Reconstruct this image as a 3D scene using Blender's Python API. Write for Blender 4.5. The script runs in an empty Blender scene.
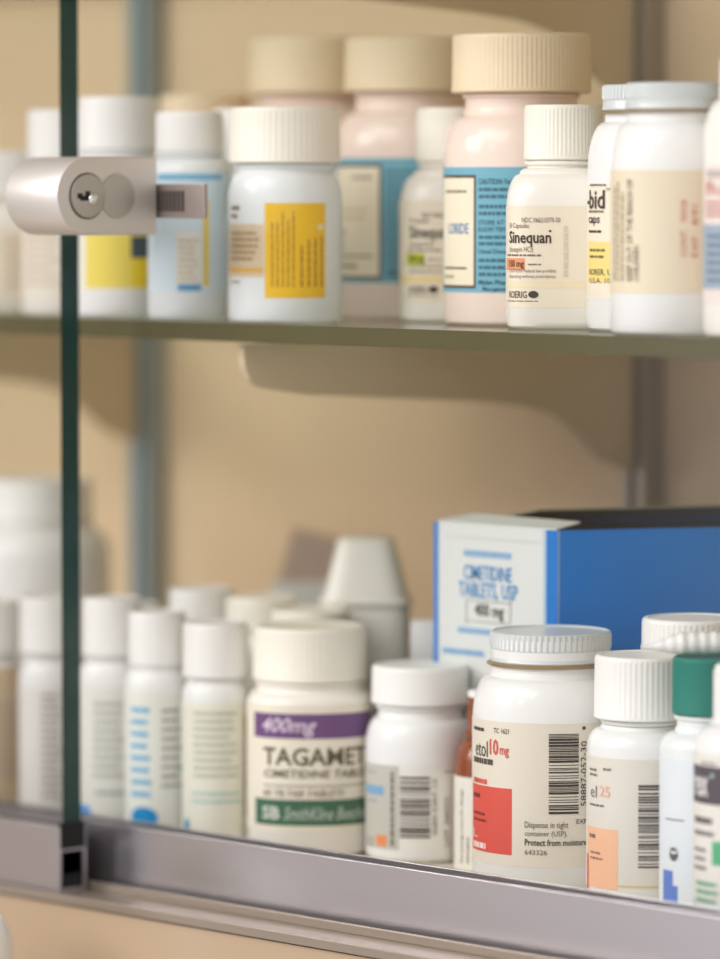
import bpy, bmesh, math, random
from math import sin, cos, pi, sqrt, atan2, radians
from mathutils import Vector, Matrix
SC = bpy.context.scene
COL = SC.collection
MM = 0.001
# ------------------------------------------------------------------ camera (millimetres)
F = 4700.0; PHI = radians(47.0); P = math.atan(289.5 / F)
DX, DY = -sin(PHI), cos(PHI)          # viewing direction on the ground
RX, RY = cos(PHI), sin(PHI)           # image right on the ground
H0 = 1424.0
def dz_of(py, h):
    q = (479.5 - py) / F
    return h * (q * cos(P) - sin(P)) / (cos(P) + q * sin(P))
CZ = -dz_of(335, H0)
_r = (240 / F) * (H0 * cos(P) + CZ * sin(P))
CX, CY = -H0 * DX - _r * RX, -H0 * DY - _r * RY
def at(px, Y, z):
    """ground position on the plane Y seen in column px at height z"""
    k = (px - 360) / F
    h = (Y - CY + RY * k * (z - CZ) * sin(P)) / (DY + RY * k * cos(P))
    r = k * (h * cos(P) - (z - CZ) * sin(P))
    return CX + h * DX + r * RX, CY + h * DY + r * RY
def depth(X, Y): return (X - CX) * DX + (Y - CY) * DY
def zat(py, X, Y): return CZ + dz_of(py, depth(X, Y))
def scl(X, Y, z): return F / (depth(X, Y) * cos(P) - (z - CZ) * sin(P))
def at_dv(px, h, z):
    k = (px - 360) / F
    r = k * (h * cos(P) - (z - CZ) * sin(P))
    return CX + h * DX + r * RX, CY + h * DY + r * RY
# ------------------------------------------------------------------ materials
def lin(c):
    return tuple(((x / 255) / 12.92 if x / 255 <= 0.04045 else ((x / 255 + 0.055) / 1.055) ** 2.4) for x in c)
_m = {}
def mat(name, rgb, rough=0.5, metal=0.0, spec=0.5, bump=0.0, bscale=200.0, var=0.0, vscale=30.0, sss=0.0, stretch=None, coat=0.0):
    if name in _m: return _m[name]
    m = bpy.data.materials.new(name); m.use_nodes = True
    nt = m.node_tree; b = nt.nodes['Principled BSDF']
    c = lin(rgb)
    b.inputs['Base Color'].default_value = (*c, 1)
    b.inputs['Roughness'].default_value = rough
    b.inputs['Metallic'].default_value = metal
    b.inputs['Specular IOR Level'].default_value = spec
    if coat: b.inputs['Coat Weight'].default_value = coat
    if sss:
        b.inputs['Subsurface Weight'].default_value = sss
        b.inputs['Subsurface Radius'].default_value = (0.004, 0.003, 0.002)
        b.inputs['Subsurface Scale'].default_value = 1.0
    tc = nt.nodes.new('ShaderNodeTexCoord'); mp = nt.nodes.new('ShaderNodeMapping')
    nt.links.new(tc.outputs['Object'], mp.inputs['Vector'])
    if stretch: mp.inputs['Scale'].default_value = stretch
    if var:
        n = nt.nodes.new('ShaderNodeTexNoise'); n.inputs['Scale'].default_value = vscale; n.inputs['Detail'].default_value = 4
        r = nt.nodes.new('ShaderNodeMixRGB'); r.blend_type = 'MIX'
        r.inputs['Color1'].default_value = (*[x * (1 - var) for x in c], 1)
        r.inputs['Color2'].default_value = (*[min(1, x * (1 + var)) for x in c], 1)
        nt.links.new(mp.outputs[0], n.inputs['Vector']); nt.links.new(n.outputs['Fac'], r.inputs['Fac'])
        nt.links.new(r.outputs[0], b.inputs['Base Color'])
    if bump:
        n2 = nt.nodes.new('ShaderNodeTexNoise'); n2.inputs['Scale'].default_value = bscale; n2.inputs['Detail'].default_value = 3
        bp = nt.nodes.new('ShaderNodeBump'); bp.inputs['Strength'].default_value = bump; bp.inputs['Distance'].default_value = 0.0003
        nt.links.new(mp.outputs[0], n2.inputs['Vector']); nt.links.new(n2.outputs['Fac'], bp.inputs['Height'])
        nt.links.new(bp.outputs[0], b.inputs['Normal'])
    _m[name] = m; return m
def glass_mat(name, tint, ior=1.5, rough=0.0):
    m = bpy.data.materials.new(name); m.use_nodes = True; nt = m.node_tree; nt.nodes.clear()
    o = nt.nodes.new('ShaderNodeOutputMaterial'); mx = nt.nodes.new('ShaderNodeMixShader')
    t = nt.nodes.new('ShaderNodeBsdfTransparent'); t.inputs['Color'].default_value = (*tint, 1)
    g = nt.nodes.new('ShaderNodeBsdfGlossy'); g.inputs['Roughness'].default_value = rough
    f = nt.nodes.new('ShaderNodeFresnel'); f.inputs['IOR'].default_value = ior
    ge = nt.nodes.new('ShaderNodeNewGeometry'); mth = nt.nodes.new('ShaderNodeMath'); mth.operation = 'SUBTRACT'; mth.inputs[0].default_value = 1.0
    mu = nt.nodes.new('ShaderNodeMath'); mu.operation = 'MULTIPLY'
    nt.links.new(ge.outputs['Backfacing'], mth.inputs[1]); nt.links.new(f.outputs[0], mu.inputs[0]); nt.links.new(mth.outputs[0], mu.inputs[1])
    nt.links.new(mu.outputs[0], mx.inputs['Fac']); nt.links.new(t.outputs[0], mx.inputs[1]); nt.links.new(g.outputs[0], mx.inputs[2])
    nt.links.new(mx.outputs[0], o.inputs['Surface'])
    return m
G_PANE = glass_mat('door_glass', (0.985, 0.985, 0.985), 1.62)
G_SHELF = glass_mat('shelf_glass', (0.90, 0.95, 0.90))
PANE_EDGE = mat('pane_edge', (16, 58, 54), 0.25, 0, 0.5, var=0.2, vscale=60)
SHELF_EDGE = mat('shelf_edge', (84, 80, 52), 0.5, 0, 0.15, var=0.1)
WHITE = mat('white_plastic', (232, 232, 230), 0.18, 0, 0.35, bump=0.03, bscale=300)
WARMW = mat('warm_white_plastic', (238, 233, 224), 0.18, 0, 0.35)
MILK = mat('milky_plastic', (226, 230, 230), 0.18, 0, 0.35)
CAPW = mat('white_cap', (234, 233, 229), 0.42, 0, 0.4)
CAPC = mat('cream_cap', (236, 231, 218), 0.42, 0, 0.4)
CAPT = mat('tan_cap', (228, 208, 176), 0.4, 0, 0.4)
PINK = mat('pinkish_plastic', (236, 216, 204), 0.2, 0, 0.4)
LIDM = mat('lid_enamel', (205, 210, 210), 0.3, 0.0, 0.6)
LIDE = mat('lid_rim_shaded', (150, 128, 92), 0.35, 0.3)
AMBER = mat('amber_plastic', (132, 62, 28), 0.2, 0, 0.6)
GREENC = mat('green_cap', (0, 116, 102), 0.45, 0, 0.2)
METAL = mat('satin_aluminium', (208, 203, 199), 0.45, 0.6, 0.5, bump=0.15, bscale=400, stretch=(1, 1, 1))
SHOE = mat('brushed_shoe', (204, 200, 204), 0.28, 0.95, 0.5, bump=0.1, bscale=60, stretch=(1, 1, 30))
STEEL = mat('ratchet_steel', (160, 148, 142), 0.45, 0.6)
CORE = mat('core_nickel', (176, 171, 166), 0.45, 0.6)
DARK = mat('black_rubber', (10, 10, 10), 0.7)
WALLP = mat('beige_panel', (216, 188, 156), 0.6, 0, 0.3, bump=0.1, bscale=90, var=0.05, vscale=4)
LAMI = mat('beige_laminate', (172, 150, 126), 0.2, 0, 0.6, var=0.03, vscale=3)
BRKT = mat('beige_enamel', (206, 188, 158), 0.4, 0, 0.4)
POST = mat('grey_steel_post', (165, 155, 140), 0.35, 0.6)
# ------------------------------------------------------------------ mesh helpers
def link(name, verts, faces, m, parent=None, smooth=35, loc=None):
    me = bpy.data.meshes.new(name)
    me.from_pydata([(x * MM, y * MM, z * MM) for x, y, z in verts], [], faces)
    for p in me.polygons: p.use_smooth = bool(smooth)
    if isinstance(m, (list, tuple)):
        for k in m: me.materials.append(k)
    else: me.materials.append(m)
    me.update()
    if smooth: me.set_sharp_from_angle(angle=radians(smooth))
    o = bpy.data.objects.new(name, me); COL.objects.link(o)
    if parent: o.parent = parent
    if loc: o.location = Vector(loc) * MM
    return o
def tag(o, label=None, cat=None, group=None, kind=None):
    if label: o['label'] = label
    if cat: o['category'] = cat
    if group: o['group'] = group
    if kind: o['kind'] = kind
    return o
def empty(name, loc, rz, label, cat, group=None):
    o = bpy.data.objects.new(name, None); COL.objects.link(o); o.empty_display_size = 0.01
    o.location = Vector(loc) * MM; o.rotation_euler = (0, 0, rz)
    return tag(o, label, cat, group)
def spow(v, e): return math.copysign(abs(v) ** e, v)
def rings(name, prof, m, parent, seg=96, ribs=None, n=2.0):
    """prof: (radius, z[, exponent[, rib depth]]) from bottom to top"""
    if ribs: seg = ribs * 4
    V = []; Fc = []
    for row in prof:
        r, z = row[0], row[1]; e = row[2] if len(row) > 2 else n; a = row[3] if len(row) > 3 else 0
        for i in range(seg):
            t = 2 * pi * i / seg
            rr = r - (a if ribs and i % 4 in (0, 3) else 0)
            V.append((rr * spow(cos(t), 2 / e), rr * spow(sin(t), 2 / e), z))
    for k in range(len(prof) - 1):
        for i in range(seg):
            j = (i + 1) % seg
            Fc.append((k * seg + i, k * seg + j, (k + 1) * seg + j, (k + 1) * seg + i))
    Fc.append(tuple(reversed(range(seg)))); Fc.append(tuple(range((len(prof) - 1) * seg, len(prof) * seg)))
    return link(name, V, Fc, m, parent, 35)
def rnd(r0, z0, r1, z1, k=6, conv=True):
    """quarter arc points from (r0,z0) to (r1,z1)"""
    out = []
    for i in range(k + 1):
        t = i / k * pi / 2
        if conv: out.append((r1 + (r0 - r1) * cos(t), z0 + (z1 - z0) * sin(t)))
        else: out.append((r0 + (r1 - r0) * sin(t), z1 + (z0 - z1) * cos(t)))
    return out
def box_vf(x0, x1, y0, y1, z0, z1, b=0.0):
    bm = bmesh.new(); bmesh.ops.create_cube(bm, size=1)
    for v in bm.verts:
        v.co = Vector(((x0 + x1) / 2 + v.co.x * (x1 - x0), (y0 + y1) / 2 + v.co.y * (y1 - y0), (z0 + z1) / 2 + v.co.z * (z1 - z0)))
    if b: bmesh.ops.bevel(bm, geom=list(bm.edges), offset=b, segments=2, profile=0.6, affect='EDGES')
    bm.verts.index_update()
    V = [tuple(v.co) for v in bm.verts]; Fc = [tuple(v.index for v in f.verts) for f in bm.faces]; bm.free()
    return V, Fc
def boxes(name, lst, m, parent=None, b=0.0):
    V = []; Fc = []
    for q in lst:
        v, f = box_vf(*q, b=b); o = len(V); V += v; Fc += [tuple(i + o for i in g) for g in f]
    return link(name, V, Fc, m, parent, 0)
def prism(name, pts, axis, a0, a1, m, parent=None, b=0.0):
    """closed outline pts in the plane across axis, extruded a0..a1 along it"""
    bm = bmesh.new()
    def mk(p, a):
        return {'x': (a, p[0], p[1]), 'y': (p[0], a, p[1]), 'z': (p[0], p[1], a)}[axis]
    A = [bm.verts.new(mk(p, a0)) for p in pts]; B = [bm.verts.new(mk(p, a1)) for p in pts]
    n = len(pts)
    fa = bm.faces.new(A); fb = bm.faces.new(list(reversed(B)))
    for i in range(n): bm.faces.new((A[i], B[i], B[(i + 1) % n], A[(i + 1) % n]))
    bmesh.ops.recalc_face_normals(bm, faces=bm.faces)
    if b:
        bmesh.ops.bevel(bm, geom=list(set(list(fa.edges) + list(fb.edges))), offset=b, segments=3, profile=0.5, affect='EDGES')
    bm.verts.index_update()
    V = [tuple(v.co) for v in bm.verts]; Fc = [tuple(v.index for v in f.verts) for f in bm.faces]; bm.free()
    return link(name, V, Fc, m, parent, 20)
# ------------------------------------------------------------------ printing
def ink(rgb):
    return mat('ink_%d_%d_%d' % rgb, rgb, 0.5, 0, 0.3)
def glyphs(text, bold=0.0, shear=0.0, space=1.0):
    cu = bpy.data.curves.new('tmp', 'FONT'); cu.body = text; cu.offset = bold * 0.6; cu.shear = shear
    cu.space_character = space; cu.resolution_u = 2; cu.fill_mode = 'FRONT'
    ob = bpy.data.objects.new('tmp', cu); COL.objects.link(ob)
    me = ob.to_mesh()
    V = [(v.co.x, v.co.y) for v in me.vertices]; Fc = [tuple(p.vertices) for p in me.polygons]
    ob.to_mesh_clear(); bpy.data.objects.remove(ob); bpy.data.curves.remove(cu)
    return V, Fc
class Surf:
    """label on a bottle wall: px,py of the photograph -> arc length s and height z -> local point"""
    def __init__(s, root, X, Y, zb, rz, R, n, cx, off=0.0):
        s.root, s.X, s.Y, s.zb, s.rz, s.R, s.n, s.cx = root, X, Y, zb, rz, R, n, cx
        N = 720; s.tab = []; L = 0; prev = None
        for i in range(N + 1):
            t = -pi + 2 * pi * i / N           # 0 = facing local -Y
            a = t - pi / 2
            p = (R * spow(cos(a), 2 / n), R * spow(sin(a), 2 / n))
            if prev: L += math.hypot(p[0] - prev[0], p[1] - prev[1])
            s.tab.append((L, p)); prev = p
        mid = s.tab[N // 2][0]; s.tab = [(l - mid, p) for l, p in s.tab]; s.N = N
        s.layer = {}; s.keep = []
    def pt(s, sv):
        T = s.tab; lo, hi = 0, s.N
        sv = max(T[0][0], min(T[-1][0] - 1e-6, sv))
        while hi - lo > 1:
            m = (lo + hi) // 2
            if T[m][0] <= sv: lo = m
            else: hi = m
        l0, p0 = T[lo]; l1, p1 = T[hi]; k = (sv - l0) / max(1e-9, l1 - l0)
        dx, dy = p1[0] - p0[0], p1[1] - p0[1]; d = math.hypot(dx, dy) or 1
        return p0[0] + dx * k, p0[1] + dy * k, dy / d, -dx / d
    def s_of(s, px):
        lat = (px - s.cx) / scl(s.X, s.Y, 0 + s.zb) / (1 + 0.6 * s.R / depth(s.X, s.Y))
        lat = max(-s.R * 0.9999, min(s.R * 0.9999, lat))
        T = s.tab; q0, q1 = s.N // 4, 3 * s.N // 4
        lo, hi = q0, q1
        while hi - lo > 1:
            m = (lo + hi) // 2
            if T[m][1][0] <= lat: lo = m
            else: hi = m
        k = (lat - T[lo][1][0]) / max(1e-9, T[hi][1][0] - T[lo][1][0])
        return T[lo][0] + (T[hi][0] - T[lo][0]) * k
    def z_of(s, sv, py):
        x, y, _, _ = s.pt(sv)
        c, n = cos(s.rz), sin(s.rz)
        return zat(py, s.X + x * c - y * n, s.Y + x * n + y * c) - s.zb
    def P(s, sv, z, lift):
        x, y, nx, ny = s.pt(sv)
        return (x + nx * lift, y + ny * lift, z)
    def add(s, key, V, Fc):
        a = s.layer.setdefault(key, ([], [])); o = len(a[0]); a[0].extend(V); a[1].extend(tuple(i + o for i in f) for f in Fc)
    def patch(s, s0, s1, z0, z1, lift):
        k = max(1, int(abs(s1 - s0) / 1.0)); V = []; Fc = []
        for i in range(k + 1):
            sv = s0 + (s1 - s0) * i / k
            V += [s.P(sv, z0, lift), s.P(sv, z1, lift)]
            if i: j = 2 * i; Fc.append((j - 2, j, j + 1, j - 1))
        return V, Fc
    def box(s, x0, y0, x1, y1):
        s0, s1 = s.s_of(x0), s.s_of(x1); sm = (s0 + s1) / 2
        return s0, s1, s.z_of(sm, y1), s.z_of(sm, y0)
    def rect(s, name, rgb, x0, y0, x1, y1, lift=0.12):
        s0, s1, z0, z1 = s.box(x0, y0, x1, y1)
        s.add((name, rgb), *s.patch(s0, s1, z0, z1, lift))
    def label(s, rgb, x0, y0, x1, y1, back=0.0, lift=0.06):
        """paper label; s range may run on behind by `back` mm at each side"""
        s0, s1, z0, z1 = s.box(x0, y0, x1, y1)
        V, Fc = s.patch(s0 - back, s1 + back, z0, z1, lift)
        o = link('label', V, Fc, mat('paper_%d_%d_%d' % rgb, rgb, 0.45, 0, 0.35, var=0.02), s.root, 60)
        s.lab = o; return o
    def text(s, t, rgb, x0, y0, x1, y1, bold=0.0, up=False, shear=0.0, space=1.0, name='print'):
        V, Fc = glyphs(t, bold, shear, space)
        if not V: return
        s0, s1, z0, z1 = s.box(x0, y0, x1, y1)
        if up: V = [(-b, a) for a, b in V]
        xs = [v[0] for v in V]; ys = [v[1] for v in V]
        ax, bx, ay, by = min(xs), max(xs), min(ys), max(ys)
        W = [s.P(s0 + (v[0] - ax) / (bx - ax) * (s1 - s0), z0 + (v[1] - ay) / (by - ay) * (z1 - z0), 0.26) for v in V]
        s.add((name, rgb), W, Fc)
    def lines(s, rgb, x0, y0, x1, y1, rows, seed=1, fill=0.5, up=False, name='fine_print'):
        R_ = random.Random(seed)
        s0, s1, z0, z1 = s.box(x0, y0, x1, y1)
        A0, A1, B0, B1 = (z0, z1, s0, s1) if up else (s0, s1, z0, z1)
        st = (B1 - B0) / rows
        for r in range(rows):
            c0 = B0 + st * (r + 0.5 - fill / 2); c1 = c0 + st * fill
            a = A0; end = A1 - (A1 - A0) * (R_.random() * 0.25 if rows > 1 else 0)
            while a < end - 0.2:
                w = min(R_.uniform(0.8, 3.0), end - a)
                if up: q = (c0, c1, a, a + w)
                else: q = (a, a + w, c0, c1)
                s.add((name, rgb), *s.patch(q[0], q[1], q[2], q[3], 0.2)); a += w + 0.35
    def barcode(s, x0, y0, x1, y1, rgb=(52, 46, 42), seed=3, n=34):
        R_ = random.Random(seed); s0, s1, z0, z1 = s.box(x0, y0, x1, y1)
        ws = [R_.choice((1, 1, 2, 3)) for _ in range(2 * n - 1)]; u = (z1 - z0) / sum(ws); z = z0
        for i, w in enumerate(ws):
            if i % 2 == 0: s.add(('barcode', rgb), *s.patch(s0, s1, z, z + w * u, 0.22))
            z += w * u
    def disc(s, rgb, cx, cy, rx, ry, name='spot'):
        s0, s1, z0, z1 = s.box(cx - rx, cy - ry, cx + rx, cy + ry)
        V = [s.P((s0 + s1) / 2, (z0 + z1) / 2, 0.24)]; Fc = []; K = max(1, int((s1 - s0) / 2))
        for k in range(1, K + 1):
            for i in range(24):
                t = 2 * pi * i / 24; j = (i + 1) % 24; a = 1 + 24 * (k - 1); b = a - 24
                V.append(s.P((s0 + s1) / 2 + cos(t) * (s1 - s0) / 2 * k / K, (z0 + z1) / 2 + sin(t) * (z1 - z0) / 2 * k / K, 0.24))
                Fc.append((0, a + i, a + j) if k == 1 else (b + i, a + i, a + j, b + j))
        s.add((name, rgb), V, Fc)
    def done(s):
        par = getattr(s, 'lab', None) or s.root
        for (nm, rgb), (V, Fc) in s.layer.items():
            link(nm, V, Fc, ink(rgb), par, 60)
# ------------------------------------------------------------------ bottles
PLACED = []
def scan(cx, rp, zb, ymin, shelf, gap=0.5):
    """nearest place in column cx where a bottle rp pixels in half width stands clear of those already set"""
    h = 1300.0
    while h < 1950:
        X, Y = at_dv(cx, h, zb)
        R = rp / scl(X, Y, zb + 20)
        if Y >= max(ymin, R + 2) and all(s_ != shelf or math.hypot(X - a, Y - b) > R + c + gap for a, b, c, s_ in PLACED):
            break
        h += 0.5
    PLACED.append((X, Y, R, shelf))
    return X, Y, R
INFO = []
def bottle(cx, rp, shelf, label, body, cap, m=WHITE, cm=CAPW, ymin=0, n=2.0, group=None, kind='pill_bottle', cat='bottle', capcx=None, lid=False, ribs=56, maxh=None):
    """body: list of (half width px, y px) from the shoulder down to the start of the straight wall, cap: (half width px, y top, y bottom)"""
    zb = ZSHELF if shelf == 'up' else ZFLOOR
    X, Y, R = scan(cx, rp, zb, ymin, shelf)
    INFO.append((label[:40], round(X), round(Y), round(R, 1)))
    rz = atan2(CX - X, -(CY - Y))
    root = empty(kind, (X, Y, zb), rz, label, cat, group)
    S = lambda y: scl(X, Y, zat(y, X, Y))
    Z = lambda y: zat(y, X, Y) - zb
    ncap = cap
    rc = cap[0] / S(cap[1]); zt, zc = Z(cap[1]), Z(cap[2])
    # body profile, bottom to top
    pr = [(R * 0.86, 0, n), (R * 0.93, 0.25, n), (R * 0.975, 0.9, n), (R, 2.4, n)]
    sh = [(a / S(b), Z(b)) for a, b in body]
    sh.reverse()
    r0, z0 = sh[0]
    for i, (a, b) in enumerate(sh):
        if i == 0: pr.append((R, b, n)); continue
        pa, pb = sh[i - 1]
        pts = rnd(pa, pb, a, b, 7)[1:]
        for (q, w) in pts:
            k = min(1, max(0, (R - q) / max(0.1, R - sh[-1][0])))
            pr.append((q, w, n + (2 - n) * k))
    rn = sh[-1][0]
    pr += [(rn, zc + 0.6, 2.0), (rn, zt - 2, 2.0)]
    rings('body', pr, m, root, 96)
    if lid:
        h = zt - zc
        rings('lid', [(rc * 0.99, zc + h * 0.12), (rc * 1.0, zc + h * 0.16), (rc * 0.985, zc + h * 0.22), (rc * 0.975, zc + h * 0.46), (rc * 0.99, zc + h * 0.5), (rc, zc + h * 0.56, 2, 0.45), (rc, zc + h * 0.88, 2, 0.45), (rc * 0.985, zt - 0.3), (rc * 0.955, zt), (rc * 0.93, zt - 0.5), (rc * 0.5, zt - 0.6)], LIDM, root, ribs=64)
        o = rings('lid_rim_shaded', [(rc * 0.98, zc), (rc * 1.045, zc + h * 0.02), (rc * 1.05, zc + h * 0.07), (rc * 0.99, zc + h * 0.13)], LIDE, root, 96)  # brown combines painted gap shade with the tan liner under the lid
        o['label'] = 'rolled lower rim of the lid, gap shade and tan liner in its brown'
    else:
        a = 0.2 if ribs else 0
        e = min(1.2, (zt - zc) * 0.2)
        rings('cap', [(rc * 0.97, zc), (rc, zc + 0.3), (rc, zc + 1.2), (rc * 0.995, zc + 1.5, 2, a), (rc * 0.985, zt - e - 0.6, 2, a), (rc * 0.98, zt - e, 2, 0), (rc * 0.965, zt - e * 0.4), (rc * 0.93, zt - 0.05), (rc * 0.86, zt), (rc * 0.84, zt - 0.35), (rc * 0.4, zt - 0.4)], cm, root, 96, ribs=ribs or None)
        # neck ring below the cap
        rings('neck_ring', [(rn, zc - 1.9), (rn + 0.9, zc - 1.5), (rn + 1.1, zc - 1.0), (rn + 0.8, zc - 0.5), (rn, zc - 0.3)], m, root, 72)
    return Surf(root, X, Y, zb, rz, R, n, cx)
# ------------------------------------------------------------------ levels
ZSHELF = 0.0
_X, _Y = at(110, -14, -200)
ZSHOE = zat(824, _X, _Y); ZSHOEB = zat(889, _X, _Y)
ZFLOOR = ZSHOE - 8.5
print('shoe', ZSHOE, ZSHOEB, 'cam', CX, CY, CZ)
YB = 190.0      # face of the back panel
XB, _ = at(243, 6, -10)
for YB in [v * 1.0 for v in range(120, 300)]:
    if at(632, YB - 4, -30)[0] <= XB: break
YB += 8
print('back wall', YB, 'bracket X', XB)
for q in ((360, 860), (720, 917)):
    X_, _ = at(q[0], -14, ZSHOE); print(q, 'shoe top pred dz', zat(q[1], X_, -14) - ZSHOE)
BR = (62, 48, 40)
# ================================================================== UPPER SHELF
u = bottle(778, 75, 'up', 'white bottle with red print and grey-blue block at the right end of the upper shelf', [(52, 96), (75, 135)], (60, 56, 98), WARMW, CAPW)
u.label((226, 214, 206), 700, 165, 852, 305, 12)
u.lines((150, 135, 130), 707, 170, 740, 178, 2, 4); u.text('flu', (205, 110, 100), 706, 181, 724, 195)
u.lines((196, 120, 110), 706, 200, 735, 218, 3, 5)
u.rect('colour_block', (150, 166, 182), 701, 225, 850, 290); u.lines((110, 125, 145), 707, 232, 745, 285, 6, 6); u.done()

u = bottle(672, 62, 'up', 'white jar with beige label and red vertical lot number on the upper shelf', [(46, 122), (62, 168)], (48, 83, 113), WHITE, lid=True)
u.label((226, 213, 186), 608, 170, 738, 294, 8)
u.text('KEEP OUT OF THE REACH OF', (92, 82, 66), 627, 179, 632.5, 281, 0.01, True)
u.text('CHILDREN', (92, 82, 66), 634, 246, 639, 281, 0.01, True)
u.lines((165, 148, 120), 613, 180, 625, 281, 3, 8, 0.45, True)
u.text('CONT   76928', (206, 120, 100), 680, 200, 686, 257, 0.0, True); u.text('EXP   8/91', (206, 120, 100), 691, 205, 697, 257, 0.0, True); u.done()

u = bottle(648, 61, 'up', 'white jar with yellow-banded label partly hidden behind the beige-labelled jar', [(44, 122), (61, 168)], (47, 85, 114), WHITE, lid=True)
u.label((234, 224, 204), 588, 184, 704, 300, 8)
u.lines((120, 105, 90), 590, 183, 606, 187, 1, 4); u.text('-bid', BR, 587.5, 190, 605, 209, 0.03); u.text('TM', BR, 606, 188, 610, 191)
u.lines((130, 115, 100), 589, 209, 604, 214, 1, 2); u.text('caps', BR, 589, 217, 600, 226, 0.02); u.lines(BR, 589, 229, 602, 234, 1, 3)
u.rect('yellow_band', (236, 214, 130), 588, 242, 700, 283)
u.lines((120, 104, 66), 590, 247, 610, 260, 2, 2, 0.4); u.text('RORER, U', (84, 70, 44), 590, 269, 612, 276); u.text('U.S.A. 10', (110, 94, 60), 590, 278, 611, 283); u.done()

def sinequan(cx, dx, mg, hl, label, ycap, dy, m):
    u = bottle(cx, 57, 'up', label, [(36, ycap[1] + 8), (44, ycap[1] + 14), (57, ycap[1] + 48)], (40, *ycap), m, CAPC, n=4.0, group=None, ribs=60)
    u.label((234, 223, 203), cx - 56, 206 + dy, cx + 56, 308 + dy, 6)
    t = lambda s_, c, x0, y0, x1, y1, *a: u.text(s_, c, x0 + dx, y0 + dy, x1 + dx, y1 + dy, *a)
    t('NDC 0662-0370-50', (105, 90, 76), 522, 217.5, 560, 222.5)
    t('50 Capsules', (115, 100, 86), 510, 223, 529, 229.5)
    t('Sinequan', BR, 510, 231, 551, 247, 0.03)
    u.disc(BR, 550 + dx, 231 + dy, 1.2, 1.2)
    t('(doxepin HCl)', (125, 110, 96), 510, 246.5, 533, 253.5)
    u.lines((125, 110, 96), 508 + dx, 253.5 + dy, 541 + dx, 257 + dy, 1, 2)
    u.rect('highlight', hl, 507 + dx, 258 + dy, 525 + dx, 270 + dy)
    t(mg, (90, 52, 36), 510, 260, 524, 269, 0.02)
    u.lines((140, 125, 110), 528 + dx, 263 + dy, 541 + dx, 266 + dy, 1, 2)
    t('CAUTION: Federal law prohibits', (120, 104, 90), 510, 269, 556, 273.5)
    t('dispensing without prescription.', (120, 104, 90), 510, 274.5, 556, 279)
    u.rect('pale_band', (236, 214, 160) if mg[:2] == '10' else (236, 220, 188), cx - 56, 281 + dy, cx + 56, 288 + dy)
    t('ROERIG', (74, 62, 50), 510, 291, 527, 298, 0.01)
    u.disc((66, 58, 52), 533.5 + dx, 294.5 + dy, 5, 3.6, 'oval_mark')
    u.lines((140, 125, 110), 508 + dx, 300 + dy, 538 + dx, 302 + dy, 1, 5)
    u.lines((214, 200, 180), 563 + dx, 226 + dy, 568 + dx, 277 + dy, 1, 5, 0.8, True)
    u.done()
sinequan(563, 0, '150 mg', (226, 150, 110), 'white bottle with orange dose highlight and ribbed cream cap on the upper shelf', (105, 160), 0, WARMW)

def pinkb(cx, capr, cy, y0, y1, yb, label, left, dy):
    u = bottle(cx, 78, 'up', label, [(56, y0), (57, y0 + 8), (78, y0 + 50)], (capr, *cy), PINK, CAPT, ribs=90)
    u.label((112, 172, 192), cx - 77, y1, cx + 77, yb, 10)
    return u
u = pinkb(521, 70, (34, 93), 108, 167, 293, 'tall pink bottle with tan cap standing behind the orange-highlighted bottle', 0, 0)
u.rect('panel_border', (84, 70, 60), 443.4, 175, 476, 288, 0.11); u.rect('cream_panel', (235, 224, 200), 443.6, 178, 474, 285, 0.16)
u.lines((110, 98, 84), 446, 189, 467, 194, 1, 3); u.text('LORIDE', (70, 128, 178), 449, 223, 469, 234, 0.02)
u.rect('rule', (70, 58, 50), 445, 267, 467, 269, 0.2); u.lines((166, 164, 120), 445, 273, 454, 280, 1, 3)
DB = (62, 110, 128)
u.text('CAUTION: Federal law', (44, 84, 100), 479, 178.5, 530, 184.5, 0.01); u.lines(DB, 479, 186, 525, 200, 2, 3)
u.lines(DB, 479, 203, 525, 217, 2, 4)
u.text('STORE AT', (44, 84, 100), 479, 220, 504, 225); u.text('ROOM TEM', (44, 84, 100), 479, 227, 505, 232); u.lines(DB, 479, 234, 525, 247, 2, 5)
u.text('Usual Dosage', (44, 84, 100), 479, 249, 512, 255, 0.01); u.lines(DB, 479, 257, 525, 278, 3, 6)
u.text('Mylan Pharm', (40, 74, 90), 479, 280, 512, 286, 0.02); u.text('Morgantown', (40, 74, 90), 483, 287, 516, 292, 0.02); u.done()
sinequan(456, -102 + 2, '100 mg', (190, 200, 60), 'white bottle with yellow-green dose highlight wedged between two pink bottles', (108, 162), -5, WARMW)
u = pinkb(412, 68, (38, 92), 104, 158, 283, 'tall pink bottle with tan cap between the yellow-labelled bottle and the green-highlighted one', 0, 0)
u.rect('panel_border', (84, 70, 60), 336.6, 164, 382, 279, 0.11); u.rect('cream_panel', (235, 224, 200), 336.8, 167, 379.5, 276, 0.16)
u.lines((120, 108, 94), 352, 175, 373, 180, 1, 3); u.lines((206, 190, 150), 339, 206, 373, 222, 2, 5, 0.4); u.lines((130, 118, 100), 339, 228, 346, 250, 3, 5, 0.4)
u.rect('rule', (90, 78, 70), 338, 255, 373, 257, 0.2); u.lines((150, 140, 120), 339, 262, 358, 270, 1, 5, 0.6)
u.lines((80, 132, 152), 386, 168, 440, 266, 14, 7, 0.5); u.lines((44, 84, 100), 388, 268, 425, 278, 2, 7, 0.6); u.done()

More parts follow.
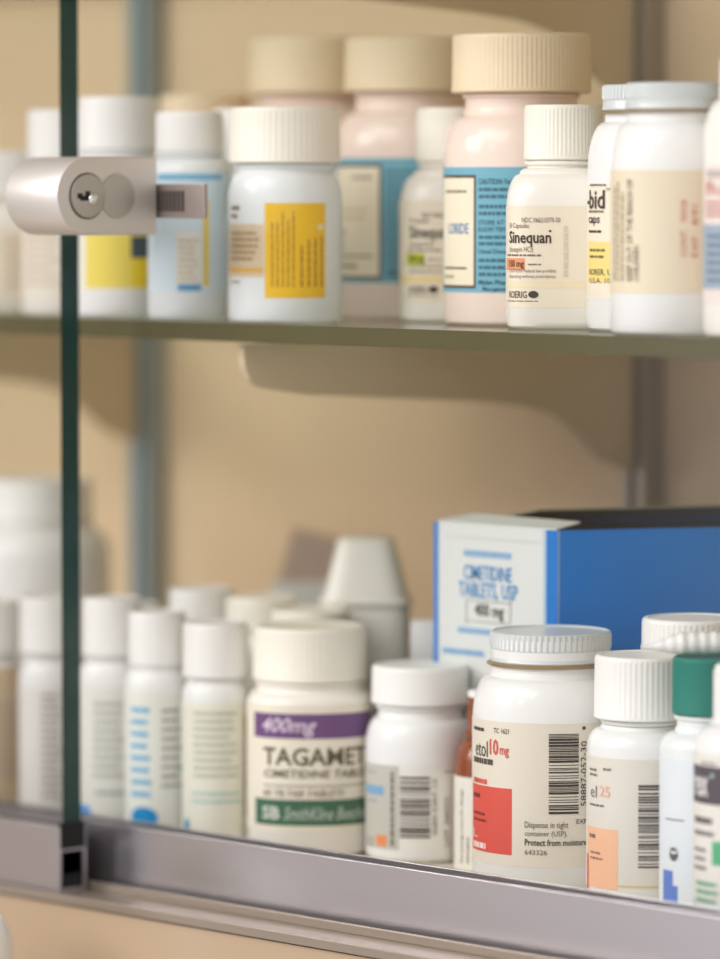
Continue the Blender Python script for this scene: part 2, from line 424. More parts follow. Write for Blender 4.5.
u = bottle(285, 57, 'up', 'milky bottle with bright yellow warning sticker and ribbed white cap', [(47, 172), (57, 204)], (56, 107, 163), MILK, CAPC)
u.label((216, 196, 164), 229, 224, 264, 277, 0)
u.lines((150, 125, 90), 232, 204, 240, 220, 2, 2); u.lines((176, 150, 112), 232, 230, 262, 262, 5, 2, 0.5); u.rect('amber_line', (226, 176, 80), 229.5, 268, 263, 272, 0.2)
u.lines((160, 140, 110), 232, 280, 240, 284, 1, 2)
u.rect('yellow_sticker', (236, 190, 40), 265, 203, 325, 298, 0.14); u.lines((168, 122, 40), 270, 209, 296, 287, 5, 5, 0.35, True); u.lines((168, 122, 40), 298, 235, 324, 287, 4, 6, 0.35, True)
u.disc((232, 220, 180), 320, 227, 3, 3); u.done()
u = bottle(252, 50, 'up', 'white-capped bottle hidden behind the left side of the yellow-stickered bottle', [(36, 168), (50, 200)], (40, 109, 162), WHITE, CAPW, ribs=0, ymin=62); u.done()
u = bottle(314, 74, 'up', 'pink bottle with tan cap rising behind the yellow-stickered bottle', [(54, 104), (74, 150)], (66, 38, 94), PINK, CAPT, ribs=90, ymin=100); u.done()
u = bottle(190, 42, 'up', 'white bottle with pale blue bands and thin yellow stripe on the upper shelf', [(32, 158), (42, 176)], (34, 112, 152), MILK, CAPW, ribs=0)
u.label((212, 228, 236), 150, 172, 231, 292, 2); u.rect('blue_line', (120, 180, 212), 158, 174, 222, 180); u.rect('cream_panel', (234, 230, 218), 176, 232, 201, 284)
u.lines((196, 180, 156), 178, 238, 199, 282, 7, 4, 0.4); u.rect('blue_line', (90, 156, 200), 178, 284, 201, 291); u.rect('yellow_stripe', (232, 206, 90), 203, 200, 209, 286); u.done()
u = bottle(206, 54, 'up', 'tan-capped bottle behind the pale blue banded bottle', [(40, 158), (54, 190)], (46, 95, 150), PINK, CAPT, ribs=0); u.done()
u = bottle(119, 48, 'up', 'white bottle with yellow lower label standing beneath the lock', [(37, 156), (48, 190)], (40, 97, 150), WHITE, CAPW, ribs=0)
u.label((230, 228, 216), 72, 200, 166, 292, 2); u.rect('yellow_panel', (232, 212, 96), 86, 234, 132, 288); u.rect('yellow_panel', (240, 210, 50), 132, 234, 154, 288); u.rect('lock_reflection', (70, 84, 92), 131, 236, 150, 258, 0.2); u.done()  # dark patch on the yellow paints the lock's reflection in the door glass
u = bottle(68, 46, 'up', 'white bottle with faint tan print seen across the glass door edge', [(36, 166), (46, 200)], (40, 110, 160), WARMW, CAPW, ribs=0)
u.label((232, 224, 210), 22, 205, 112, 300, 2); u.lines((205, 186, 160), 26, 225, 62, 288, 8, 4, 0.4); u.done()
u = bottle(0, 46, 'up', 'short white bottle at the left end of the upper shelf', [(38, 204), (46, 226)], (42, 151, 198), WARMW, CAPW, ribs=0)
u.label((232, 222, 204), -46, 230, 44, 300, 2); u.lines((205, 186, 160), 5, 236, 36, 290, 6, 4, 0.4); u.done()
# ================================================================== LOWER DECK
u = bottle(750, 57, 'low', 'white bottle with charcoal label block and green print, right end of lower deck', [(38, 724), (57, 752)], (37, 664, 718), WHITE, CAPW)
u.label((226, 222, 214), 692, 757, 806, 905, 5); u.lines((130, 120, 115), 701, 761, 716, 766, 1, 3)
u.rect('charcoal_block', (74, 66, 74), 693.3, 769, 800, 807); u.text('rex', (226, 222, 220), 695, 776, 708, 796, 0.03); u.disc((180, 200, 200), 712, 776, 1.5, 2.5, 'mark')
u.lines((90, 80, 80), 695, 816, 712, 824, 1, 3, 0.8); u.lines((120, 110, 110), 695, 830, 714, 836, 1, 4, 0.8)
u.rect('green_block', (80, 170, 120), 712, 842, 726, 866); u.lines((120, 110, 110), 695, 845, 709, 872, 3, 5, 0.4); u.lines((90, 165, 120), 697, 880, 722, 905, 3, 6, 0.5); u.done()

u = bottle(708, 49, 'low', 'pale bluish bottle with green cap beside the charcoal-labelled bottle', [(32, 726), (34, 731), (49, 748)], (37, 656, 713), MILK, GREENC)
u.label((222, 228, 232), 661, 762, 752, 916, 3)
u.rect('rule', (110, 110, 112), 666, 819, 684, 820.5); u.disc((90, 84, 84), 674, 854, 4.2, 7, 'cup_mark'); u.disc((222, 228, 232), 674, 849.5, 4.0, 4.5, 'cup_mark')
u.rect('blue_mark', (92, 126, 200), 663.5, 870, 673, 916); u.rect('blue_mark', (92, 126, 200), 673, 886, 678, 916)
u.done()

u = bottle(643, 57, 'low', 'white bottle with peach block and barcode, ribbed white cap, left of the green cap', [(40, 723), (43, 727), (57, 748)], (50, 654, 717), WHITE, CAPW)
u.label((220, 215, 204), 587, 760, 699, 890, 4)
u.lines((130, 120, 112), 590, 767, 598, 777, 2, 3, 0.5); u.lines((130, 120, 112), 603, 767, 611, 772, 1, 3)
u.text('el', (140, 124, 116), 591, 785, 597, 797); u.text('25', (232, 178, 150), 600, 786, 610, 797, 0.02); u.lines((110, 100, 92), 590, 803, 604, 807, 1, 3)
u.rect('peach_block', (238, 186, 150), 587.6, 828, 618, 888); u.lines((120, 100, 90), 590, 833, 596, 838, 1, 3, 0.8); u.lines((150, 110, 90), 591, 850, 604, 861, 2, 4, 0.4)
u.rect('red_strip', (214, 90, 84), 587.3, 853, 588.8, 888, 0.2); u.barcode(638, 785, 665, 868, (78, 72, 72), 5, 30)
u.rect('tan_line', (210, 190, 140), 618, 886, 690, 888); u.done()

u = bottle(550, 78, 'low', 'large white jar with metal lid, red label block and barcode', [(60, 669), (61, 674), (78, 718)], (61, 630, 664), WHITE, lid=True)
u.label((224, 216, 200), 472.6, 724, 627, 868, 6)
DG = (72, 62, 56); RD = (212, 88, 76)
u.lines(DG, 474, 726, 484, 731, 1, 3, 0.7); u.text('TC 1621', DG, 494, 728.5, 509, 733.5, 0.01)
u.text('etol', (80, 70, 62), 476, 740, 488, 756, 0.0); u.text('10', RD, 490, 739, 498.5, 755, 0.04); u.text('mg', RD, 500, 748, 509, 758, 0.02)
u.lines((84, 74, 66), 474, 757, 493, 764, 1, 4, 0.8); u.lines(RD, 474, 777, 488, 784, 1, 4, 0.7)
u.rect('red_block', (214, 84, 72), 472.8, 786, 512, 852); u.lines((110, 40, 36), 474, 792, 480, 797, 1, 3, 0.8); u.lines((130, 46, 40), 474, 810, 490, 823, 2, 5, 0.4)
u.text('L', (236, 210, 200), 474, 828, 478, 836); u.lines((240, 215, 205), 474, 841, 486, 848, 1, 5, 0.8)
u.barcode(548.5, 734, 578, 814, (50, 44, 40), 9, 34); u.text('58887-052-30', DG, 580, 741, 586, 806, 0.0, True)
u.disc(DG, 583, 728, 1.8, 1.8); u.text('EXP', DG, 576, 819, 586, 823.5, 0.01)
u.text('Dispense in tight', (90, 80, 72), 525, 822, 568, 830); u.text('container (USP).', (90, 80, 72), 525, 831, 567, 838)
u.text('Protect from moisture', (56, 48, 42), 525, 839.5, 586, 846, 0.025); u.text('643326', (110, 100, 90), 525, 850, 547, 855); u.done()

u = bottle(495, 41, 'low', 'small amber bottle with white label squeezed between the large jar and barcoded bottle', [(28, 738), (41, 772)], (28, 690, 730), AMBER, CAPW)
u.label((226, 222, 212), 453.5, 779, 536, 872, 4); u.text('See package insert for dosage', (110, 100, 94), 460.5, 789, 464, 863, 0.0, True); u.text('information.', (110, 100, 94), 466, 836, 469.5, 863, 0.0, True); u.done()

u = bottle(420, 55, 'low', 'white bottle with smooth white cap, grey label and barcode', [(42, 712), (43, 716), (55, 746)], (49, 664, 702), WHITE, CAPW, ribs=0, ymin=45)
u.label((228, 225, 218), 398, 764, 474, 850, 3)
u.rect('grey_panel', (190, 188, 178), 365.8, 764, 399, 848, 0.13); u.rect('blue_word', (120, 166, 202), 367, 785, 384, 794, 0.2)
u.lines((150, 150, 146), 368, 770, 376, 773, 1, 3); u.lines((150, 160, 166), 368, 798, 378, 802, 1, 3); u.lines((120, 116, 108), 390, 772, 395, 846, 1, 6, 0.7, True)
u.rect('orange_square', (226, 140, 84), 377, 835, 387, 846, 0.2); u.lines((140, 134, 124), 367, 836, 376, 846, 3, 5, 0.4)
u.barcode(400, 777, 430, 838, (84, 76, 68), 12, 22); u.text('0089-0307-10', (110, 102, 94), 432, 779, 437, 835, 0.0, True); u.text('LOT  040372', (110, 102, 94), 444, 797, 449, 846, 0.0, True)
u.lines((140, 132, 124), 444, 770, 455, 773, 1, 3); u.done()

u = bottle(310, 63, 'low', 'white bottle with purple and green banded label and ribbed white cap', [(52, 684), (54, 689), (63, 704)], (57, 625, 678), WARMW, CAPC, n=2.4)
u.label((234, 226, 208), 248, 706, 372, 832, 6)
u.rect('purple_band', (108, 74, 124), 255, 714, 371, 739); u.text('400mg', (222, 206, 222), 263, 718, 317, 737, 0.02, False, 0.3)
u.text('TAGAMET', (90, 82, 60), 264, 748, 364, 766, 0.03); u.text('CIMETIDINE TABLETS', (100, 90, 68), 265, 770, 369, 778, 0.02, False, 0.15)
u.rect('rule', (150, 136, 130), 264, 785.5, 370, 787); u.text('60 TILTAB TABLETS', (130, 108, 96), 264, 790, 344, 797, 0.01, False, 0.3)
u.rect('green_band', (58, 104, 80), 256, 800, 371, 826); u.text('SB', (214, 220, 208), 263, 806, 280, 819, 0.04); u.text('SmithKline Beecham', (190, 204, 190), 284, 807, 367, 820, 0.01, False, 0.35)
u.done()

u = bottle(216, 34, 'low', 'slim white bottle with teal-lined label beside the purple and green label', [(26, 680), (34, 702)], (33, 622, 676), WHITE, CAPW, ribs=0)
u.label((228, 226, 210), 183, 704, 249, 838, 3); u.lines((166, 176, 160), 194, 710, 240, 780, 9, 3, 0.35); u.lines((140, 190, 186), 192, 790, 244, 806, 2, 4, 0.3); u.disc((70, 150, 190), 187.5, 826, 2.6, 8)
u.lines((190, 150, 110), 243.5, 715, 246.5, 815, 1, 4, 0.7, True); u.done()
u = bottle(158, 33, 'low', 'slim white bottle with blue print and blue disc at label foot', [(25, 668), (33, 690)], (29, 611, 664), WHITE, CAPW, ribs=0)
u.label((226, 228, 218), 126, 692, 190, 832, 3); u.lines((110, 176, 214), 132, 704, 152, 800, 8, 3, 0.45); u.disc((30, 140, 200), 145, 817, 13, 10); u.lines((140, 140, 130), 162, 706, 182, 790, 9, 4, 0.35); u.disc((110, 200, 160), 181, 768, 3, 3, 'green_dot'); u.done()
u = bottle(113, 33, 'low', 'slim white bottle with grey print seen just right of the door edge', [(25, 660), (33, 682)], (30, 597, 654), WHITE, CAPW, ribs=0)
u.label((224, 224, 214), 81, 688, 144, 825, 3); u.lines((160, 164, 158), 94, 700, 128, 780, 9, 3, 0.35); u.disc((70, 150, 220), 86, 811, 5, 7); u.lines((130, 140, 150), 96, 790, 128, 796, 1, 3, 0.5); u.done()
u = bottle(52, 33, 'low', 'slim white bottle with dark fine print seen through the left door', [(25, 660), (33, 682)], (32, 596, 652), WHITE, CAPW, ribs=0)
u.label((224, 222, 216), 24, 688, 82, 815, 3); u.lines((150, 138, 134), 42, 692, 62, 800, 14, 3, 0.4); u.done()
u = bottle(-6, 33, 'low', 'white-capped bottle with tan label cut off by the left frame edge', [(25, 660), (33, 682)], (32, 600, 652), WHITE, CAPW, ribs=0)
u.label((206, 184, 154), -36, 668, 25, 815, 3); u.lines((180, 160, 150), -2, 700, 20, 780, 8, 3, 0.4); u.done()
u = bottle(692, 54, 'low', 'taller white bottle with ribbed cap rising behind the peach-labelled bottle', [(40, 672), (54, 700)], (52, 617, 668), WHITE, CAPW, ymin=50); u.done()
u = bottle(311, 46, 'low', 'cream-capped bottle just behind the purple and green labelled bottle', [(34, 650), (46, 680)], (40, 609, 646), WARMW, CAPC, ymin=60, ribs=0); u.done()
u = bottle(262, 42, 'low', 'cream-capped bottle in the second row, left of the white carton', [(32, 632), (42, 660)], (36, 596, 628), WARMW, CAPC, ymin=60, ribs=0); u.done()
u = bottle(202, 38, 'low', 'white-capped bottle in the second row above the blue disc bottle', [(30, 624), (38, 650)], (33, 588, 618), WHITE, CAPW, ymin=60, ribs=0); u.done()
u = bottle(132, 36, 'low', 'white-capped bottle in the second row behind the slim bottles', [(28, 640), (36, 660)], (30, 604, 634), WHITE, CAPW, ymin=60, ribs=0); u.done()
u = bottle(40, 72, 'low', 'large white jug bottle at the back behind the left door', [(52, 524), (54, 528), (72, 556)], (54, 478, 519), WHITE, CAPW, ymin=90, ribs=0, kind='jug_bottle', cat='bottle'); u.done()

# tall sloped container
def place(px, Y, z=None): return at(px, Y, ZFLOOR if z is None else z)
def rzcam(X, Y): return atan2(CX - X, -(CY - Y))
X, Y, R = scan(366, 46, ZFLOOR, 70, 'low'); INFO.append(('tall', X, Y, R))
t = empty('plastic_container', (X, Y, ZFLOOR), rzcam(X, Y), 'tall greyish white plastic container with sloping shoulders behind the barcoded bottle', 'container')
z = lambda y: zat(y, X, Y) - ZFLOOR
s_ = scl(X, Y, -100)
rings('body', [(42 / s_, 0, 5), (45 / s_, 1, 5), (46 / s_, 3, 5), (44 / s_, z(602), 5), (43 / s_, z(597), 5), (42 / s_, z(594), 5), (29 / s_, z(543), 4), (27 / s_, z(539), 4), (24 / s_, z(537), 4)], mat('container_plastic', (226, 224, 214), 0.4), t, 96)
rings('rim', [(46 / s_, z(603), 5), (47 / s_, z(601.5), 5), (47 / s_, z(599), 5), (44.5 / s_, z(597.5), 5)], mat('container_plastic', (226, 224, 214)), t, 96)
YC = Y
# cartons
def carton(cx, w, d, y, Ymin, rz, name, label, m, tilt=0.0):
    rp = 0.5 * math.hypot(w, d)
    X, Y = at(cx, Ymin, ZFLOOR)
    INFO.append((label[:30], X, Y, rp))
    h = zat(y, X, Y) - ZFLOOR
    t = empty(name, (X, Y, ZFLOOR), rz, label, 'box')
    boxes('carton_body', [(-w / 2, w / 2, -d / 2, d / 2, 0, h)], m, t, b=0.3)
    boxes('tuck_flap', [(-w / 2 + 0.5, w / 2 - 0.5, -d / 2 + 0.3, d / 2 - 0.3, h + 0.05, h + 0.5)], m, t, b=0.15)
    t.rotation_euler = (0, tilt, rz)
    t.location.z += abs(sin(tilt)) * w / 2 * MM
    return t, X, Y, h
CARTW = mat('white_card', (226, 226, 224), 0.6, var=0.03)
carton(300, 22, 12, 584, 140, rzcam(-200, 100), 'carton', 'white carton with faint blue corner in front of the mauve carton', CARTW)
carton(252, 19, 10, 533, 165, rzcam(-200, 150), 'carton', 'mauve-brown carton tipped toward the tall container at the back', mat('mauve_card', (200, 178, 166), 0.6), radians(16))
carton(424, 9, 10, 622, 70, rzcam(-100, 80), 'carton', 'narrow white carton against the left side of the blue box', CARTW)

# the blue and white tablet box, open at the top
BY = 62.0
BX0, _ = at(434, BY, ZFLOOR + 90); BX1, _ = at(558, BY, ZFLOOR + 90)
BH = zat(526, (BX0 + BX1) / 2, BY) - ZFLOOR; BL = 118.0
print('box', BX0, BX1, BH, 'w', BX1 - BX0)
bx = empty('tablet_box', (BX0, BY, ZFLOOR), 0, 'large blue and white cardboard tablet box standing open behind the jars', 'box')
W = BX1 - BX0; BLUE = mat('box_blue', (0, 122, 212), 0.45, 0, 0.4, var=0.04); BW = mat('box_white', (208, 211, 208), 0.55, var=0.02); INN = mat('box_inner_shade', (70, 62, 56), 0.8)
tk = 0.6
boxes('front_panel', [(0, W, 0, tk, 0, BH)], BW, bx)
boxes('side_panel', [(W - tk, W, tk, BL, 0, BH)], BLUE, bx)
boxes('side_panel', [(0, tk, tk, BL, 0, BH)], BLUE, bx)
boxes('back_panel', [(tk, W - tk, BL - tk, BL, 0, BH)], BW, bx)
boxes('bottom_panel', [(tk, W - tk, tk, BL - tk, 0, tk)], BW, bx)
boxes('inner_shade', [(tk + .1, tk + .4, tk, BL - tk, tk, BH - 1.0), (tk + .4, W - tk - .4, BL - tk - .5, BL - tk - .1, tk, BH - 1.0)], INN, bx)  # dark sheets put the shade of the open interior into the colour
# torn front flap leaning inward, far flap standing up a little
def quadslab(name, pts, th, m, par):
    a = [Vector(p) for p in pts]; nn = (a[1] - a[0]).cross(a[3] - a[0]).normalized() * th
    V = [tuple(p) for p in a] + [tuple(p + nn) for p in a]
    return link(name, V, [(0, 3, 2, 1), (4, 5, 6, 7), (0, 1, 5, 4), (1, 2, 6, 5), (2, 3, 7, 6), (3, 0, 4, 7)], m, par, 30)
quadslab('top_flap', [(1, tk, BH), (W * 0.97, tk, BH), (W * 0.92, 10, BH + 2.0), (W * 0.1, 9, BH + 2.4)], 0.5, BW, bx)
quadslab('top_flap', [(0.3, 12, BH), (0.3, BL - 2, BH), (W * 0.42, BL - 6, BH + 5.5), (W * 0.42, 16, BH + 5.0)], 0.5, mat('box_kraft', (176, 164, 134), 0.7), bx)
bs = {}
class Flat(Surf):
    def __init__(s, root): s.root = root; s.layer = {}
    def P(s, sv, z, lift): return (sv, -lift, z)
    def box(s, x0, y0, x1, y1):
        a, _ = at(x0, BY, ZFLOOR + 70); b_, _ = at(x1, BY, ZFLOOR + 70); c = (a + b_) / 2
        return a - BX0, b_ - BX0, zat(y1, c, BY) - ZFLOOR, zat(y0, c, BY) - ZFLOOR
fl = Flat(bx)
fl.lab = [o for o in bx.children if o.name.startswith('front_panel')][0]
a0, a1 = 0.0, W
def brect(nm, rgb, s0, s1, z0, z1, lift=0.1): fl.add((nm, rgb), *fl.patch(s0, s1, z0, z1, lift))
brect('blue_stripe', (40, 120, 196), 0, 2.2, 0, BH); brect('blue_stripe', (0, 110, 190), W - 5.4, W, 0, BH); brect('pale_line', (150, 190, 216), W - 6.6, W - 5.9, 0, BH)
fl.lines((130, 170, 205), 464, 550, 511, 559, 1, 3, 0.7); CB = (70, 142, 196)
fl.text('CIMETIDINE', CB, 464, 566, 512, 581, 0.02); fl.text('TABLETS, USP', CB, 459, 583, 518, 601, 0.02)
for q in ((466, 601, 511, 602), (466, 622, 511, 623), (466, 601, 467, 623), (510, 601, 511, 623)): fl.rect('dose_frame', (150, 146, 140), *q, 0.15)
fl.text('400 mg', (70, 66, 62), 475, 604, 504, 621, 0.02); fl.lines((130, 170, 205), 458, 627, 492, 635, 1, 5, 0.7)
fl.lines((120, 165, 205), 443, 648, 484, 656, 1, 6, 0.7); fl.lines((120, 165, 205), 443, 672, 470, 690, 2, 6, 0.5)
fl.rect('rule', (186, 190, 190), 447, 539, 540, 540); fl.done()
for o_ in [c for c in bx.children]:
    if not o_.name.startswith('front_panel'):
        for v in o_.data.vertices: v.co.x += 0.5 * v.co.y
        o_.data.update()

# crinkled tube lying on the green cap
gx, gy = [(a, b) for a, b, c, s in PLACED if s == 'low'][1]
Z0 = zat(656, gx, gy)
rr = 12.0 / scl(gx, gy, -100)
tube = empty('ribbed_tube', (gx, gy, Z0 + rr + 0.3), rzcam(gx, gy) + radians(8), 'ribbed white plastic tube lying across the top of the green cap', 'tube')
V = []; Fc = []; n = 32; L = []
x = -21.0
while x < 30:
    L.append(x); x += 0.5
def tr(x):
    taper = min(1.0, max(0.25, (x + 22) / 13)); return rr * taper * (1 - 0.09 * (1 + cos(x * 2 * pi / 3.4)) / 2)
for x in L:
    for i in range(n):
        t_ = 2 * pi * i / n; V.append((x, tr(x) * cos(t_), tr(x) * sin(t_) - (rr - tr(x)) * 0.4))
for k in range(len(L) - 1):
    for i in range(n): Fc.append((k * n + i, (k + 1) * n + i, (k + 1) * n + (i + 1) % n, k * n + (i + 1) % n))
Fc.append(tuple(range(n))); Fc.append(tuple(reversed(range((len(L) - 1) * n, len(L) * n))))
link('tube_wall', V, Fc, WHITE, tube, 60)
V = []; Fc = []
for i in range(32):
    for j in range(8):
        a = 2 * pi * i / 32; b = 2 * pi * j / 8; V.append((5.4 + 0.5 * cos(b), (rr * 1.0 + 0.45 * sin(b)) * cos(a), (rr * 1.0 + 0.45 * sin(b)) * sin(a)))
        Fc.append((i * 8 + j, ((i + 1) % 32) * 8 + j, ((i + 1) % 32) * 8 + (j + 1) % 8, i * 8 + (j + 1) % 8))
link('dark_ring', V, Fc, mat('dark_ring', (82, 58, 62), 0.5), tube, 60)
# ================================================================== CABINET
XL, XR = -760.0, 420.0; ZT = 330.0; ZBOT = -420.0
cab = empty('display_cabinet', (0, 0, ZBOT), 0, 'beige display cabinet with aluminium door track and steel shelf posts', 'cabinet')
def cb(name, lst, m, b=0.0):
    return boxes(name, [(a, b_, c, d, e - ZBOT, f - ZBOT) for a, b_, c, d, e, f in lst], m, cab, b)
cb('back_panel', [(XL, XR, YB, YB + 15, ZBOT, ZT)], WALLP)
cb('side_panel', [(XL - 15, XL, -40, YB + 15, ZBOT, ZT)], WALLP)
cb('side_panel', [(XR, XR + 15, -40, YB + 15, ZBOT, ZT)], WALLP)
cb('top_panel', [(XL - 15, XR + 15, -40, YB + 15, ZT, ZT + 15)], WALLP)
cb('deck', [(XL, XR, 1, YB, ZSHOEB - 12, ZFLOOR)], mat('deck_panel', (206, 196, 178), 0.4))
ZTR = ZSHOEB - 0.2
cb('door_track', [(XL, XR, -34, 0.5, ZTR - 2, ZTR), (XL, XR, -19, -17.5, ZTR, ZTR + 3), (XL, XR, -35, -34, ZTR - 2.6, ZTR + 0.5)], mat('track_aluminium', (158, 146, 134), 0.4, 0.7), 0.25)
cb('front_panel', [(XL - 15, XR + 15, -33.5, -20, ZBOT, ZTR - 3.2)], LAMI, 0.3)
# slotted posts on the back panel
def post(px):
    X, _ = at(px, YB - 8, 0)
    w = 11.0
    o = cb('shelf_post', [(X - w / 2, X + w / 2, YB - 1.2, YB, ZBOT + 200, ZT), (X - w / 2, X - w / 2 + 1.2, YB - 10, YB - 1.2, ZBOT + 200, ZT), (X + w / 2 - 1.2, X + w / 2, YB - 10, YB - 1.2, ZBOT + 200, ZT),
        (X - w / 2, X - 1.5, YB - 10.8, YB - 9.8, ZBOT + 200, ZT), (X + 1.5, X + w / 2, YB - 10.8, YB - 9.8, ZBOT + 200, ZT)], POST if px > 400 else mat('reflection_blue_post', (150, 164, 172), 0.4, 0.3), 0.2)  # left post coloured bluish to stand for a reflection in the glass
    return X
XP = post(638)
XP2 = post(142)
# brackets
def bracket(X, z, label):
    yb = YB - 11.5
    h = lambda py, px: z
    pts = [(6, -1), (yb, -1)]
    # lower outline, front to back (heights below the shelf underside)
    low = [(yb, -50), (yb - 8, -49), (yb - 18, -45), (yb - 28, -37), (yb - 40, -29), (yb - 55, -25.5), (yb - 75, -23.5), (34, -18.5), (20, -16.5), (13, -15.3), (9, -13), (6.6, -9), (6, -5)]
    pts += low
    o = prism('shelf_bracket', pts, 'x', -1.6, 1.6, BRKT, None, 0.5)
    o.location = Vector((X, 0, z)) * MM
    tag(o, label, 'bracket')
    return o
TSH = 6.0
bracket(XP, -TSH, 'beige metal bracket curving down to the post under the bottle-laden glass shelf')
ZS2 = 134.0
bracket(XP, ZS2 - TSH, 'beige metal bracket holding the highest shelf, its curved foot above the cream caps')
bracket(XP2, -TSH, 'beige metal bracket under the far end of the bottle-laden glass shelf')
def shelf(z, label):
    V, Fc = box_vf(XL + 4, XR - 4, 0, YB - 12.5, z - TSH, z)
    o = link('glass_shelf', V, Fc, [G_SHELF, SHELF_EDGE], None, 0)
    for p in o.data.polygons: p.material_index = 0 if abs(p.normal.z) > 0.5 else 1
    return tag(o, label, 'shelf')
shelf(0.0, 'glass shelf with olive-green front edge carrying the upper row of bottles')
shelf(ZS2, 'empty glass shelf above the bottles near the cabinet top')
# sliding glass doors
XE, _ = at(60.5, -30, 0)
def door(x0, x1, yg, ys, label, edge_side):
    t = empty('sliding_glass_door', ((x0 + x1) / 2, (yg[0] + yg[1]) / 2, ZTR + 0.1), 0, label, 'door')
    ox, oy, oz = (x0 + x1) / 2, (yg[0] + yg[1]) / 2, ZTR + 0.1
    V, Fc = box_vf(x0 - ox, x1 - ox, yg[0] - oy, yg[1] - oy, 6, ZT - 3 - oz)
    g = link('glass_pane', V, Fc, [G_PANE, PANE_EDGE], t, 0)
    for p in g.data.polygons: p.material_index = 0 if abs(p.normal.y) > 0.5 else 1
    zt = ZSHOE - oz
    A, B = x0 - ox - (0.6 if edge_side < 0 else 0), x1 - ox + (0.6 if edge_side > 0 else 0)
    y0, y1 = ys[0] - oy, ys[1] - oy
    s = boxes('metal_shoe', [(A, B, y0, y0 + 1.1, 0.1, zt), (A, B, y1 - 1.1, y1, 0.1, zt), (A, B, y0 + 1.1, y1 - 1.1, 0.1, 1.2), (A, B, y0 + 1.1, y1 - 1.1, zt * 0.62, zt * 0.62 + 0.8)], SHOE, t, 0.18)
    boxes('rubber_seal', [(A + 0.1, B + (0.25 if edge_side > 0 else -0.1), y0 + 1.15, y1 - 1.15, zt * 0.62 + 0.85, zt - 2.6), (A + 0.1, B - 0.6, y0 + 1.15, y1 - 1.15, 1.25, zt * 0.62 - 0.05)], DARK, t)
    if edge_side > 0: boxes('end_block', [(B - 1.2, B + 0.3, y0 + 0.6, y1 - 0.6, zt * 0.62 + 0.85, zt + 1.4)], DARK, t, 0.2)
    return t
door(XL + 2, XE, (-30, -22), (-32, -20.2), 'front glass door on the left with dark green edge, in a metal shoe', 1)
door(XE - 95, XR - 2, (-10.5, -4.5), (-13, -2.0), 'rear glass door covering the bottles on the right, in a long metal shoe', -1)
# ratchet bar and lock
YBAR = -19.4
zc_ = zat(201, XE + 30, -20)
xb1, _ = at(206, YBAR, zc_)
zb0, zb1 = zat(221, xb1, YBAR), zat(184, xb1, YBAR)
hb = 5.6
bar = empty('ratchet_bar', (XE - 8, YBAR, zc_), 0, 'toothed steel ratchet bar sticking out beyond the lock', 'lock bar')
bl = xb1 - (XE - 8)
lst = [(0, bl, -0.7, 0.7, -hb, hb)]
boxes('bar', lst, STEEL, bar, 0.3)
teeth = []
x = bl - 31
while x < bl - 9:
    teeth.append((x, x + 0.9, -1.15, -0.65, -3.4, 3.4)); x += 2.0
boxes('teeth', teeth, mat('tooth_steel', (84, 72, 68), 0.4, 0.7), bar, 0.15)
# lock: round-fronted housing lying along the door, face turned along +X
xf, _ = at(157, -21.5, zc_)
zt_, zb_ = zat(157, xf, -30), zat(235, xf, -30)
rl = (zt_ - zb_) / 2; zc2 = (zt_ + zb_) / 2
yfront = -21.2 - 42.5
lk = empty('showcase_lock', (xf, -21.2, zc2), 0, 'brushed aluminium cylinder lock clamped at the glass door edge', 'lock')
yc = yfront + rl + 21.2
out = [(-0.2, rl), (yc, rl)]
for i in range(1, 24):
    a = pi / 2 + pi * i / 24; out.append((yc + rl * cos(a), rl * sin(a)))
out += [(yc, -rl), (-0.2, -rl)]
LL = 27.0
prism('housing', out, 'x', -LL, 0, METAL, lk, 0.7)
def discp(name, cy, cz, r, x0, x1, m, ry=None):
    ry = ry or r
    pts = [(cy + r * cos(2 * pi * i / 48), cz + ry * sin(2 * pi * i / 48)) for i in range(48)]
    return prism(name, pts, 'x', x0, x1, m, lk, 0.18)
py0 = yc - 0.2
discp('core', py0 + 12.6, 0, 7.2, 0.02, 0.5, CORE)
discp('plug', py0, 0, 7.0, 0.02, 0.9, CORE)
discp('plug_ring', py0, 0, 7.6, -0.1, 0.25, mat('ring_steel', (112, 104, 100), 0.4, 0.8))
boxes('keyway', [(0.85, 1.05, py0 - 4.8, py0 - 2.6, -0.8, 0.9), (0.85, 1.05, py0 - 3.6, py0 - 0.2, -1.5, 0.1), (0.85, 1.05, py0 - 1.5, py0 + 0.6, -0.6, 1.6)], mat('keyway_dark', (22, 16, 14), 0.6), lk, 0.05)
V = []; Fc = []
bm = bmesh.new(); bmesh.ops.create_uvsphere(bm, u_segments=16, v_segments=8, radius=1.9)
bm.verts.index_update(); V = [(v.co.x * 0.6 + 1.0, v.co.y + py0 + 1.6, v.co.z - 1.0) for v in bm.verts]; Fc = [tuple(v.index for v in f.verts) for f in bm.faces]; bm.free()
link('glint_ball', V, Fc, mat('glint_steel', (225, 225, 225), 0.12, 1.0), lk, 60)  # added mirror-bright ball, stands for the glint beside the keyway
